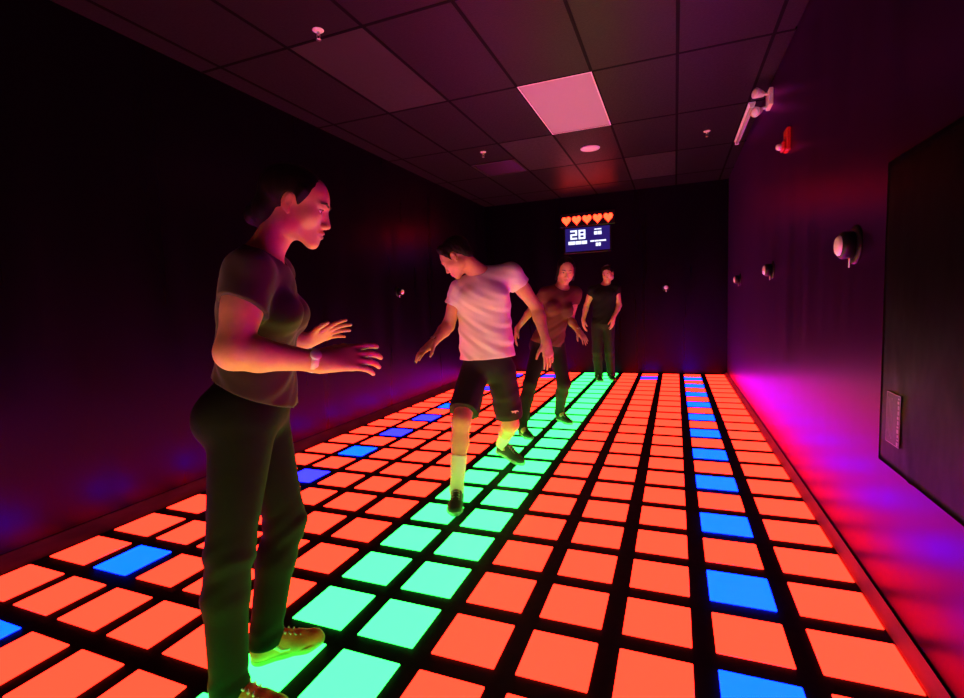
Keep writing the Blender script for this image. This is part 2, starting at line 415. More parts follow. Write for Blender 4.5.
# black vinyl sheet with printed sticker on the right wall, close to the camera
sx = XR + .0005
t = empty('vinyl_sheet', (XR, -.3, 1.0), 'black vinyl sheet hung on the wall beside the large round button', 'vinyl sheet')
bm = bmesh.new()
ny, nz = 40, 40
y0s, y1s, z0s, z1s = -.60 - .3, .147, .566, 1.72
grid = [[None] * (nz + 1) for _ in range(ny + 1)]
for i in range(ny + 1):
    for j in range(nz + 1):
        y = y1s + (y0s - y1s) * i / ny; z = z0s + (z1s - z0s) * j / nz
        w = .0008 * math.sin(4 * y + 2 * z) + .0008 * math.sin(3 * z - 4 * y + 1) - .004 * math.exp(-((y + .13 + (z - .6) * -.35) / .018) ** 2) / (1 + math.exp((z - .95) * 14))
        grid[i][j] = bm.verts.new((sx - XR - .006 + w, y + .3, z - 1.0))
for i in range(ny):
    for j in range(nz):
        bm.faces.new((grid[i][j], grid[i + 1][j], grid[i + 1][j + 1], grid[i][j + 1]))
bmesh.ops.solidify(bm, geom=bm.faces[:], thickness=.003)
bmesh.ops.recalc_face_normals(bm, faces=bm.faces[:])
from_bm('sheet', bm, M['sheet'], t, smooth=True)
bm = bmesh.new(); add_box(bm, -.0025, -.0003, y0s + .302, y1s + .298, z0s - .998, z1s - 1.002); from_bm('backing', bm, M['sheet'], t)
bm = bmesh.new(); add_box(bm, -.0105, -.0085, -.057 + .3, .063 + .3, .663 - 1, .855 - 1); st = from_bm('sticker', bm, M['sticker'], t)
bm = bmesh.new()
def strip(y0, y1, z0, z1): add_box(bm, -.0111, -.0106, y0 + .3, y1 + .3, z0 - 1, z1 - 1)
strip(-.057, -.0545, .663, .855); strip(.0605, .063, .663, .855); strip(-.057, .063, .663, .6655); strip(-.057, .063, .8525, .855)
z = .845
rnd = random.Random(3)
while z > .68:                                                  # column of small print down one side
    h = rnd.choice((.006, .010, .014)); strip(-.047, -.037 + rnd.choice((0, .004)), z - h, z); z -= h + .006
for k in range(4): strip(.050 - k * .012, .0515 - k * .012, .70 - k * .006, .835)
from_bm('sticker_print', bm, M['print'], st)

# ------------------------------------------------------------------ implicit-surface bodies
V = lambda *a: np.array(a[0] if len(a) == 1 else a, float)
def nrm(v): v = np.asarray(v, float); return v / np.linalg.norm(v)

class Field:
    def __init__(self): self.ops = []
    def rc(self, a, b, ra, rb, k=.02, flat=None, s=1.0, clip=None, op='add'):
        self.ops.append(('rc', V(a), V(b), ra, rb, k, None if flat is None else nrm(flat), s, clip, op)); return self
    def el(self, c, r, R=np.eye(3), k=.02, clip=None, op='add'):
        self.ops.append(('el', V(c), V(r), np.array(R), k, clip, op)); return self
    def bounds(self):
        lo, hi = [], []
        for o in self.ops:
            if o[-1] != 'add': continue
            if o[0] == 'rc':
                m = max(o[3], o[4]); lo.append(np.minimum(o[1], o[2]) - m); hi.append(np.maximum(o[1], o[2]) + m)
            else:
                e = np.sqrt(((o[3] * o[2]) ** 2).sum(1)); lo.append(o[1] - e); hi.append(o[1] + e)
        return np.min(lo, 0), np.max(hi, 0)
    def mesh(self, h, post=None):
        lo, hi = self.bounds(); lo = lo - 4 * h - .01; hi = hi + 4 * h + .01
        n = np.ceil((hi - lo) / h).astype(int) + 1
        F = np.full(n, .15, np.float32)
        ax = [lo[i] + h * np.arange(n[i]) for i in range(3)]
        for o in self.ops:
            k = o[5] if o[0] == 'rc' else o[4]
            pad = k + .02
            if o[0] == 'rc':
                m = max(o[3], o[4]); l = np.minimum(o[1], o[2]) - m - pad; g = np.maximum(o[1], o[2]) + m + pad
            else:
                e = np.sqrt(((o[3] * o[2]) ** 2).sum(1)); l = o[1] - e - pad; g = o[1] + e + pad
            i0 = np.maximum(0, np.floor((l - lo) / h).astype(int)); i1 = np.minimum(n, np.ceil((g - lo) / h).astype(int) + 1)
            if np.any(i1 <= i0): continue
            sl = tuple(slice(i0[q], i1[q]) for q in range(3))
            X = ax[0][sl[0]][:, None, None]; Y = ax[1][sl[1]][None, :, None]; Z = ax[2][sl[2]][None, None, :]
            if o[0] == 'rc':
                a, b, ra, rb, flat, s = o[1], o[2], o[3], o[4], o[6], o[7]
                px, py, pz = X - a[0], Y - a[1], Z - a[2]
                d = b - a
                if flat is not None:
                    al = flat - 0 * d
                    q = px * al[0] + py * al[1] + pz * al[2]
                    kf = 1 / s - 1
                    px, py, pz = px + kf * q * al[0], py + kf * q * al[1], pz + kf * q * al[2]
                    d = d + kf * (d @ al) * al
                L2 = max(d @ d, 1e-9)
                tt = np.clip((px * d[0] + py * d[1] + pz * d[2]) / L2, 0, 1)
                D = np.sqrt((px - tt * d[0]) ** 2 + (py - tt * d[1]) ** 2 + (pz - tt * d[2]) ** 2) - (ra + (rb - ra) * tt)
                if flat is not None: D = D * (.5 + .5 * s)
                clip = o[8]
            else:
                c, r, R = o[1], o[2], o[3]
                px, py, pz = X - c[0], Y - c[1], Z - c[2]
                qx = px * R[0, 0] + py * R[1, 0] + pz * R[2, 0]; qy = px * R[0, 1] + py * R[1, 1] + pz * R[2, 1]; qz = px * R[0, 2] + py * R[1, 2] + pz * R[2, 2]
                k0 = np.sqrt((qx / r[0]) ** 2 + (qy / r[1]) ** 2 + (qz / r[2]) ** 2)
                k1 = np.sqrt((qx / r[0] ** 2) ** 2 + (qy / r[1] ** 2) ** 2 + (qz / r[2] ** 2) ** 2)
                D = k0 * (k0 - 1) / np.maximum(k1, 1e-6)
                clip = o[5]
            if clip:
                for (p, nn) in clip:
                    D = np.maximum(D, (X - p[0]) * nn[0] + (Y - p[1]) * nn[1] + (Z - p[2]) * nn[2])
            A = F[sl]
            if o[-1] == 'add':
                w = np.clip(.5 + .5 * (A - D) / k, 0, 1)
                F[sl] = A * (1 - w) + D * w - k * w * (1 - w)
            else:
                w = np.clip(.5 - .5 * (A + D) / k, 0, 1)
                F[sl] = A * (1 - w) - D * w + k * w * (1 - w)
        if post is not None:
            F = post(F, ax[0][:, None, None], ax[1][None, :, None], ax[2][None, None, :]).astype(np.float32)
        # everything must close inside the box
        for q in range(3):
            s0 = [slice(None)] * 3; s0[q] = 0; F[tuple(s0)] = .1; s0[q] = -1; F[tuple(s0)] = .1
        return surface_nets(F, lo, h)

CORN = [(i, j, k) for i in (0, 1) for j in (0, 1) for k in (0, 1)]
EDG = [(a, b) for a in range(8) for b in range(a + 1, 8) if sum(abs(CORN[a][q] - CORN[b][q]) for q in range(3)) == 1]
def surface_nets(F, lo, h):
    I = F < 0
    n = np.array(F.shape) - 1
    c = np.zeros(n, np.int8)
    for (i, j, k) in CORN: c += I[i:i + n[0], j:j + n[1], k:k + n[2]]
    act = np.argwhere((c > 0) & (c < 8))
    vals = np.stack([F[act[:, 0] + i, act[:, 1] + j, act[:, 2] + k] for (i, j, k) in CORN], 1)
    P = np.zeros((len(act), 3)); N = np.zeros(len(act))
    for a, b in EDG:
        va, vb = vals[:, a], vals[:, b]
        m = (va < 0) != (vb < 0)
        t = np.where(m, va / np.where(m, va - vb, 1), 0)
        ca, cb = np.array(CORN[a]), np.array(CORN[b])
        P += np.where(m[:, None], ca + t[:, None] * (cb - ca), 0); N += m
    verts = lo + h * (act + P / N[:, None])
    idx = np.full(n, -1, np.int32); idx[act[:, 0], act[:, 1], act[:, 2]] = np.arange(len(act))
    quads = []
    for q in range(3):
        a1, a2 = (q + 1) % 3, (q + 2) % 3
        s0 = [slice(1, -1)] * 3; s1 = [slice(1, -1)] * 3
        s0[q] = slice(0, -1); s1[q] = slice(1, None)
        A, B = I[tuple(s0)], I[tuple(s1)]
        e = np.argwhere(A != B)
        sgn = A[e[:, 0], e[:, 1], e[:, 2]]
        off = np.ones(3, int); off[q] = 0
        base = e + off
        def cell(d1, d2):
            p = base.copy(); p[:, a1] -= d1; p[:, a2] -= d2
            return idx[p[:, 0], p[:, 1], p[:, 2]]
        Q = np.stack([cell(1, 1), cell(0, 1), cell(0, 0), cell(1, 0)], 1)
        Q[~sgn] = Q[~sgn][:, ::-1]
        quads.append(Q)
    return verts, np.concatenate(quads)

def relax(v, q, it=1, lam=.5):
    for _ in range(it):
        acc = np.zeros_like(v); cnt = np.zeros(len(v))
        for a in range(4):
            for b in ((a + 1) % 4, (a - 1) % 4):
                np.add.at(acc, q[:, a], v[q[:, b]]); np.add.at(cnt, q[:, a], 1)
        v = v + lam * (acc / np.maximum(cnt, 1)[:, None] - v)
    return v

def solid(name, field, h, mats, parent, base, post=None, it=1, assign=None):
    v, q = field.mesh(h, post)
    if it: v = relax(v, q, it)
    me = bpy.data.meshes.new(name)
    w = v - np.array(base)
    me.vertices.add(len(w)); me.vertices.foreach_set('co', w.astype(np.float32).ravel())
    me.loops.add(len(q) * 4); me.loops.foreach_set('vertex_index', q.astype(np.int32).ravel())
    me.polygons.add(len(q)); me.polygons.foreach_set('loop_start', np.arange(0, 4 * len(q), 4, dtype=np.int32))
    me.polygons.foreach_set('use_smooth', np.ones(len(q), bool))
    o = link(name, me, mats, parent)
    if assign is not None:
        me.polygons.foreach_set('material_index', assign(v[q].mean(1)).astype(np.int32))
    me.update(calc_edges=True); me.validate()
    return o

class Frame:
    """origin + columns (right, forward, up)"""
    def __init__(s, o, R): s.o = V(o); s.R = np.array(R)
    def __call__(s, x, y, z): return s.o + s.R @ V(x, y, z)
    def d(s, x, y, z): return s.R @ V(x, y, z)
    def inv(s, P): return (P - s.o) @ s.R

def head_frame(o, fwd, down_deg, roll_deg=0):
    f = nrm([fwd[0], fwd[1], 0]); upv = V(0, 0, 1); r = np.cross(f, upv)
    a = math.radians(down_deg)
    F = f * math.cos(a) - upv * math.sin(a); U = f * math.sin(a) + upv * math.cos(a)
    b = math.radians(roll_deg)
    r2 = r * math.cos(b) - U * math.sin(b); U2 = r * math.sin(b) + U * math.cos(b)
    return Frame(o, np.stack([r2, F, U2], 1))

def head(f, H, neck_base, sc=1.0, male=False, nr=(.057, .053)):
    P = lambda x, y, z: H(x * sc, y * sc, z * sc)
    E = lambda c, r, k=.02, op='add', R=None: f.el(P(*c), V(r) * sc, H.R if R is None else R, k * sc, op=op)
    f.rc(neck_base, P(0, -.025, -.045), nr[0], nr[1], .035)
    E((0, -.018, .033), (.074, .096, .082))
    E((0, .038, .022), (.063, .060, .078), .02)
    E((0, .034, -.045), (.053, .050, .055), .03)
    jw = .056 if male else .050
    for s in (-1, 1):
        E((s * jw, .0, -.058), (.014, .030, .030), .03)
        E((s * .040, .056, -.026), (.026, .021, .022), .032)
        f.rc(P(s * .050, .0, -.066), P(s * .012, .072, -.100), .016 * sc, .014 * sc, .025)
    E((0, .072, -.098), (.021 if male else .018, .017, .015), .02)
    E((0, .074, -.066), (.030, .022, .026), .02)
    if male: f.rc(P(-.04, .080, .024), P(.04, .080, .024), .012 * sc, .012 * sc, .015)
    # sockets, brow
    for s in (-1, 1):
        E((s * .031, .099, .001), (.019, .013, .011), .012, 'sub')
        f.rc(P(s * .012, .089, .021), P(s * .046, .079, .020), .0075 * sc, .006 * sc, .012)
    # nose
    f.rc(P(0, .088, .014), P(0, .107, -.033), .0075 * sc, .0092 * sc, .010)
    E((0, .107, -.037), (.0105, .0105, .0085), .006)
    for s in (-1, 1): E((s * .0115, .099, -.041), (.0075, .010, .0075), .006)
    # lips
    for s in (-1, 1):
        f.rc(P(0, .0985, -.0625), P(s * .021, .087, -.066), .0062 * sc, .003 * sc, .004)
        f.rc(P(0, .0965, -.0755), P(s * .018, .087, -.070), .0068 * sc, .003 * sc, .004)
    f.rc(P(-.019, .100, -.0685), P(.019, .100, -.0685), .0022 * sc, .0022 * sc, .003, op='sub')
    # eyelids
    for s in (-1, 1):
        E((s * .031, .0785, .0120), (.0175, .0150, .0062), .004)
        E((s * .031, .0770, -.0095), (.0160, .0138, .0048), .004)
    # ears
    for s in (-1, 1):
        R = H.R @ np.array(Matrix.Rotation(-s * .35, 3, 'Z')) @ np.array(Matrix.Rotation(-.2, 3, 'X'))
        f.el(P(s * .078, -.006, -.002), V(.0075, .0165, .029) * sc, R, .006 * sc)
        f.el(P(s * .0865, .000, .001), V(.0065, .0090, .016) * sc, R, .004 * sc, op='sub')
        f.el(P(s * .077, .002, -.029), V(.006, .009, .010) * sc, R, .006 * sc)

def eyes(H, sc, parent, base, h=.0015):
    for s in (-1, 1):
        f = Field(); f.el(H(s * .031 * sc, .0765 * sc, .001 * sc), V(.0122, .0122, .0122) * sc, H.R, .001)
        c = H(s * .031 * sc, .0887 * sc, -.0015 * sc)
        solid('eye', f, h, [M['eye_w'], M['iris']], parent, base, it=0,
              assign=lambda P, c=c: (np.linalg.norm(P - c, axis=1) < .0062 * sc).astype(int))
        f = Field()
        f.rc(H(s * .013 * sc, .1005 * sc, .0215 * sc), H(s * .032 * sc, .0965 * sc, .0275 * sc), .0034, .0036, .003)
        f.rc(H(s * .032 * sc, .0965 * sc, .0275 * sc), H(s * .049 * sc, .084 * sc, .023 * sc), .0036, .0020, .003)
        solid('eyebrow', f, h, M['brow'], parent, base, it=0)
        f = Field()
        f.rc(H(s * .019 * sc, .0865 * sc, .003 * sc), H(s * .031 * sc, .0915 * sc, .0068 * sc), .0012, .0016, .001)
        f.rc(H(s * .031 * sc, .0915 * sc, .0068 * sc), H(s * .046 * sc, .0835 * sc, .0030 * sc), .0016, .0018, .001)
        solid('eyelashes', f, min(h, .0015), M['brow'], parent, base, it=0)

def lip_assign(H, sc):
    def fn(P):
        q = H.inv(P) / sc
        return ((q[:, 1] > .084) & (np.abs(q[:, 0]) < .0235) & (np.abs(q[:, 2] + .069) < .0125 - .009 * np.abs(q[:, 0]) / .0235) & (q[:, 1] > .0945 - .35 * np.abs(q[:, 0]))).astype(int)
    return fn

def hand(f, wrist, F, N, side, size=1.0, curls=None, spread=.10, thumb=(.75, .60, -.25), wr=.022, tcurl=.25, fr=1.0):
    """F finger direction, N back-of-hand normal; side 'R' or 'L'."""
    F = nrm(F); N = nrm(N - (N @ F) * F); T = np.cross(N, F) if side == 'R' else np.cross(F, N)
    P = lambda t, y, n: V(wrist) + (T * t + F * y + N * n) * size
    base = [(.029, .090), (.0095, .094), (-.010, .090), (-.028, .081)]
    plen = [(.042, .025, .021), (.046, .029, .022), (.042, .027, .021), (.033, .020, .019)]
    rad = [(.0098, .0082, .0070), (.0100, .0084, .0072), (.0096, .0080, .0068), (.0085, .0072, .0062)]
    curls = curls or [(.25, .3, .2)] * 4
    for (t, y), w in zip(base, (.0125, .0125, .0120, .0110)):       # palm
        f.rc(P(t * .50, .0, 0), P(t, y * .98, 0), .0165 * size, w * size, .016 * size)
    f.rc(P(0, -.02, 0), P(0, .03, 0), wr, .024 * size, .02, flat=N, s=.75)
    f.el(P(.022, .035, -.008), V(.018, .030, .013) * size, np.stack([T, F, N], 1), .015 * size)
    for k in range(4):
        t, y = base[k]
        sp = spread * (1.5 - k) / 1.5
        d0 = nrm(F * math.cos(sp) + T * math.sin(sp))
        p = P(t, y, 0); a = 0
        f.rc(p - d0 * .006, p + d0 * .004, rad[k][0] * 1.08 * size, rad[k][0] * 1.05 * size, .006 * size)
        for j in range(3):
            a += curls[k][j]
            d = d0 * math.cos(a) - N * math.sin(a)
            q = p + d * plen[k][j] * size
            r1 = fr * (rad[k][min(j + 1, 2)] if j < 2 else rad[k][2] * .88)
            f.rc(p, q, rad[k][j] * fr * size, r1 * size, .0035 * size)
            p = q
    p = P(.020, .018, -.004); d = nrm(T * thumb[0] + F * thumb[1] + N * thumb[2])
    for j, (L, r0, r1) in enumerate(((.046, .0150, .0118), (.034, .0112, .0098), (.027, .0096, .0080))):
        q = p + d * L * size; f.rc(p, q, r0 * size, r1 * size, .006 * size if j else .012 * size); p = q
        d = nrm(d + F * tcurl * .8 - T * tcurl * .55 - N * tcurl * .3)

def shoe(parent, base, heel, toe_dir, pitch, size, upper, solem, lacem, stripe=None, h=.004):
    """heel: point under the back of the sole; pitch lifts the heel (radians)."""
    td = nrm([toe_dir[0], toe_dir[1], 0]); z = V(0, 0, 1)
    F = td * math.cos(pitch) - z * math.sin(pitch); U = td * math.sin(pitch) + z * math.cos(pitch); R = np.cross(F, U)
    X = Frame(heel, np.stack([R, F, U], 1)); k = size / .27
    P = lambda x, y, zz: X(x * k, y * k, zz * k)
    f = Field()
    f.rc(P(0, .038, .042), P(0, .050, .080), .034 * k, .032 * k, .02)
    f.rc(P(0, .055, .078), P(0, .125, .062), .036 * k, .030 * k, .02)
    f.rc(P(0, .045, .035), P(0, .165, .034), .035 * k, .040 * k, .02)
    f.el(P(.003, .185, .030), V(.044, .066, .030) * k, X.R, .02)
    f.el(P(0, .228, .026), V(.034, .032, .022) * k, X.R, .02)
    def post(Fd, A, B, C):
        h1 = (A - X.o[0]) * U[0] + (B - X.o[1]) * U[1] + (C - X.o[2]) * U[2]
        return np.maximum(Fd, .018 * k - h1)
    sh = solid('shoe', f, h, upper, parent, base, post)
    g = Field()
    g.rc(P(0, .040, .014), P(.002, .12, .014), .037 * k, .033 * k, .02)
    g.rc(P(.002, .12, .014), P(.003, .19, .014), .033 * k, .045 * k, .02)
    g.rc(P(.003, .19, .016), P(0, .232, .018), .045 * k, .033 * k, .02)
    def post2(Fd, A, B, C):
        h1 = (A - X.o[0]) * U[0] + (B - X.o[1]) * U[1] + (C - X.o[2]) * U[2]
        return np.maximum(Fd, np.abs(h1 - .0145 * k) - .0138 * k)
    solid('sole', g, h, solem, sh, base, post2)
    g = Field()
    for i, y in enumerate((.112, .130, .148, .166)):
        zt = .100 - (y - .112) * .50
        for s in (-1, 1):
            g.rc(P(-s * .020, y - .006, zt - .003), P(s * .022, y + .010, zt - .006), .0030 * k, .0030 * k, .002)
    solid('laces', g, .0022, lacem, sh, base, it=0)
    if stripe:
        for s in (-1, 1):
            g = Field()
            pts = [(.085, .060), (.105, .040), (.13, .036), (.165, .050)]
            for i in range(3):
                g.rc(P(s * (.036 + .001 * i), pts[i][0], pts[i][1]), P(s * (.037 + .001 * i), pts[i + 1][0], pts[i + 1][1]), (.008 - .002 * i) * k, (.006 - .002 * i) * k, .004)
            solid('side_stripe', g, .003, stripe, sh, base)
    return X

def torso(f, J, female, d=0.0, k=.045, bust=.060, sc=1.0):
    pel, neck = V(J['pel']), V(J['neck'])
    upv = nrm(neck - pel); L = np.linalg.norm(neck - pel)
    rs = V(J['shR']) - V(J['shL']); rs = nrm(rs - (rs @ upv) * upv)
    rh = V(J['hipR']) - V(J['hipL']); rh = nrm(rh - (rh @ upv) * upv)
    def fr(t):
        r = nrm(rh * (1 - t) + rs * t); return r, np.cross(upv, r), upv
    bend = J.get('bend', 0)
    def C(t, x=0, y=0):
        r, fo, uu = fr(t); return pel + uu * (t * L) + r * x + fo * (y + bend * 4 * t * (1 - t))
    def R(t): return np.stack(fr(t), 1)
    if female: W = [(-.02, .158, .112, .12), (.33, .124, .096, .15), (.66, .142, .108, .18)]
    else: W = [(-.0, .158, .115, .12), (.33, .148, .108, .16), (.66, .168, .120, .19)]
    for (t, x, y, z) in W: f.el(C(t), (x * sc + d, y * sc + d, z * sc + d), R(t), k)
    sr = .048 if female else .055
    tz = C(.93, 0, -.01)
    for s in ('shR', 'shL'):
        f.rc(tz, J[s], (.055 if female else .062) * sc + d, sr * sc + d, k * .8)
        f.rc(C(.80, 0, 0), V(J[s]) - upv * .03, .08 * sc + d, sr * sc + d, k)
    if female:
        for s in (-1, 1):
            f.el(C(.62, s * .068, .090), (bust + d, .056 + d, .062 + d), R(.6), .03)
            f.el(C(-.10, s * .070, -.065), (.082 + d, .078 + d, .085 + d), R(0), .04)
    else:
        for s in (-1, 1):
            f.el(C(.72, s * .075, .075), (.075 + d, .045 + d, .065 + d), R(.7), .04)
            f.el(C(-.08, s * .068, -.05), (.08 + d, .07 + d, .085 + d), R(0), .04)
    return C, R

def arm(f, J, s, r, k=.02):
    sh, el, wr = V(J['sh' + s]), V(J['el' + s]), V(J['wr' + s])
    f.rc(sh, el, r[0], r[1], .03)
    f.el(sh * .55 + el * .45, (r[0] * .92, r[0] * .92, .07), bone_R(sh, el), .03)
    m = el * .72 + wr * .28
    f.rc(el, m, r[1], r[2], k); f.rc(m, wr, r[2], r[3], k)

def bone_R(a, b):
    z = nrm(V(b) - V(a)); x = nrm(np.cross(z, [.3, .9, .1])); return np.stack([x, np.cross(z, x), z], 1)

def leg(f, J, s, r, back, d=0.0, k=.03, calf=.012):
    hp, kn, an = V(J['hip' + s]), V(J['kn' + s]), V(J['an' + s])
    f.rc(hp, kn, r[0] + d, r[1] + d, k)
    m = kn * .68 + an * .32 + nrm(back) * calf
    f.rc(kn, m, r[1] + d, r[2] + d, k); f.rc(m, an, r[2] + d, r[3] + d, k)

def plane_cut(p, n):
    p, n = V(p), nrm(n)
    return lambda F, A, B, C: np.maximum(F, (A - p[0]) * n[0] + (B - p[1]) * n[1] + (C - p[2]) * n[2])
def ball_cut(c, r):
    c = V(c)
    return lambda F, A, B, C: np.maximum(F, r - np.sqrt((A - c[0]) ** 2 + (B - c[1]) ** 2 + (C - c[2]) ** 2))
def folds(org, R, amp, freq, diag, z0, z1, seed=0):
    """drape waves running diagonally over a garment; fades out above z1."""
    org = V(org)
    def fn(F, A, B, C):
        x, y, z = A - org[0], B - org[1], C - org[2]
        a = x * R[0, 0] + y * R[1, 0] + z * R[2, 0]; b = x * R[0, 1] + y * R[1, 1] + z * R[2, 1]; c = x * R[0, 2] + y * R[1, 2] + z * R[2, 2]
        w = np.clip((z1 - C) / max(z1 - z0, 1e-3), 0, 1)
        ph = freq * (c + diag * a + .35 * b) + 1.3 * np.sin(9 * a + seed) + 1.1 * np.sin(7 * c + 5 * b + 2 * seed)
        return F + amp * (.3 + .7 * w) * (np.sin(ph) + .5 * np.sin(1.9 * ph + 3 * a * 10 + seed))
    return fn
def chain(*fs):
    def fn(F, A, B, C):
        for g in fs: F = g(F, A, B, C)
        return F
    return fn

def watch(parent, base, wr, el, r, N, strapm, facem, t=.03, face=True):
    d = nrm(V(el) - V(wr)); c = V(wr) + d * t
    bm = bmesh.new(); mt = frame_mtx(Vector(c - np.array(base)), Vector(d))
    add_lathe(bm, [(r, -.011), (r + .003, -.011), (r + .004, 0), (r + .003, .011), (r, .011), (r, -.011)], mt, 28, cap=False)
    o = from_bm('wristwatch', bm, strapm, parent)
    if face:
        N = nrm(N - (N @ d) * d)
        bm = bmesh.new(); add_lathe(bm, [(.0, -.004), (.016, -.004), (.017, .002), (.015, .004), (0, .0045)], frame_mtx(Vector(c + N * (r + .002) - np.array(base)), Vector(N)), 24)
        from_bm('watch_face', bm, facem, o)
    return o

# ------------------------------------------------------------------ PERSON: woman nearest the camera
def woman_near():
    base = V(-1.93, -1.06, 0)
    root = empty('person', base, 'person in dark T-shirt and pale wristwatch standing in profile, hands held out, nearest the camera', 'person', 'players on the light-up floor')
    J = dict(pel=(-1.888, -.995, .945), neck=(-1.848, -.946, 1.425), shR=(-1.758, -1.082, 1.365), shL=(-1.938, -.805, 1.385),
             elR=(-1.728, -1.190, 1.132), wrR=(-1.573, -1.018, 1.086), elL=(-2.06, -.80, 1.16), wrL=(-1.900, -.690, 1.125),
             hipR=(-1.853, -1.068, .885), knR=(-1.858, -1.150, .500), anR=(-1.862, -1.190, .085),
             hipL=(-1.933, -.930, .885), knL=(-1.893, -.880, .475), anL=(-1.935, -.972, .085))
    HS = 1.06
    H0 = head_frame((-1.758, -.863, 1.594), (.885, .465), 17)
    H = lambda x, y, z: H0(x * HS, y * HS, z * HS)
    fac = nrm([.88, .47, 0]); nv = V(-.75, .662, 0)
    FD = dict(R=nrm([.97, .24, 0]), L=nrm([.66, .75, 0]))
    F = Field()
    torso(F, J, True)
    head(F, H0, V(J['neck']) + V(-.005, -.005, -.02), HS)
    for s in 'RL':
        arm(F, J, s, (.056, .049, .048, .028))
        leg(F, J, s, (.085, .055, .050, .034), -fac)
        F.rc(J['an' + s], V(J['an' + s]) + FD[s] * .06 - V(0, 0, .04), .036, .03, .02)
    hd = V(-1.436, -.838, 1.090) - V(J['wrR'])
    hand(F, J['wrR'], hd, -nv * .80 + V(0, 0, .60), 'R', 1.17, [(.08, .30, .25), (.16, .40, .30), (.20, .42, .30), (.20, .40, .30)], .18, (.55, .75, -.35), .027, fr=1.12)
    hl = V(-1.800, -.590, 1.175) - V(J['wrL'])
    hand(F, J['wrL'], hl, nv * .75 + V(0, 0, .66), 'L', .92, [(.05, .18, .12), (.10, .20, .15), (.12, .22, .15), (.15, .25, .2)], .16, (.7, .6, -.2), .0225, fr=1.1)
    solid('body', F, .0036, [M['skin_f'], M['lip']], root, base, assign=lip_assign(H0, HS))
    eyes(H0, HS, root, base)
    # hair drawn back into a low bun
    G = Field()
    G.el(H(0, -.022, .040), V(.084, .105, .086) * HS, H0.R, .01)
    G.el(H(0, -.080, -.035), V(.060, .050, .068) * HS, H0.R, .02)
    G.el(H(0, -.118, -.060), V(.034, .030, .036) * HS, H0.R, .012)
    for s in (-1, 1): G.rc(H(s * .071, .030, .045), H(s * .076, .012, -.005), .010, .007, .015)
    def hairpost(Fd, A, B, C):
        q = [((A - H0.o[0]) * H0.R[0, i] + (B - H0.o[1]) * H0.R[1, i] + (C - H0.o[2]) * H0.R[2, i]) / HS for i in range(3)]
        face = np.sqrt((q[0] / .078) ** 2 + ((q[1] - .10) / .085) ** 2 + ((q[2] + .022) / .116) ** 2)
        Fd = np.maximum(Fd, (1 - face) * .07)
        ear = np.sqrt(((q[1] + .004) / .024) ** 2 + ((q[2] + .006) / .034) ** 2) + 0 * q[0]
        return np.maximum(Fd, np.where(np.abs(q[0]) > .058, (1 - ear) * .025, -1)) + .0005 * np.sin(q[0] * 420 + 40 * q[2])
    solid('hair', G, .0035, M['hair'], root, base, hairpost)
    # T-shirt
    T = Field()
    C, R = torso(T, J, True, .012)
    Rm = R(.4); fo = Rm[:, 1]; upv = Rm[:, 2]
    T.rc(C(.42, 0, .012), C(.02, 0, .015), .128, .152, .04, flat=fo, s=.84)
    for s in 'RL':
        sh, el = V(J['sh' + s]), V(J['el' + s]); d = nrm(el - sh); cut = sh + (el - sh) * .46; d = nrm(d + V(-.15, -.17, .02) * 1.2)
        T.rc(sh, sh + (el - sh) * .62, .069, .076, .03, clip=[(cut, d)])
    solid('t_shirt', T, .0042, M['tee_olive'], root, base,
          chain(folds(C(.3), Rm, .0030, 62, .7, .95, 1.36, 1), plane_cut(C(.0) + fo * .12, -upv - fo * .34), ball_cut(V(J['neck']) + fo * .035 + upv * .045, .085)))
    # trousers
    T = Field()
    C, R = torso(T, dict(J), True, .010)
    for s in 'RL':
        leg(T, J, s, (.090, .058, .055, .044), -fac, .010)
        an = V(J['an' + s]); T.rc(an, an - V(0, 0, .025), .054, .058, .02)
    solid('trousers', T, .0045, M['pants'], root, base,
          chain(lambda Fd, A, B, Cc: Fd + .0022 * np.sin(Cc * 95 + 3 * np.sin(A * 22) + 2 * np.sin(B * 17)) * (np.exp(-((Cc - .47) / .09) ** 2) + np.exp(-((Cc - .10) / .06) ** 2)),
                plane_cut(C(.17), upv), plane_cut((0, 0, .062), (0, 0, -1))))
    for heel, d in (((-1.922, -1.205, PH), (.97, .24)), ((-1.966, -1.020, PH), (.66, .75))):
        shoe(root, base, heel, d, 0, .262, M['shoe_tan'], M['sole_tan'], M['shoe_pale'], M['shoe_pale'])
    watch(root, base, J['wrR'], J['elR'], .0335, -nv * .85 + V(0, 0, .6), M['white_pl'], M['white_pl'], .018)
woman_near()

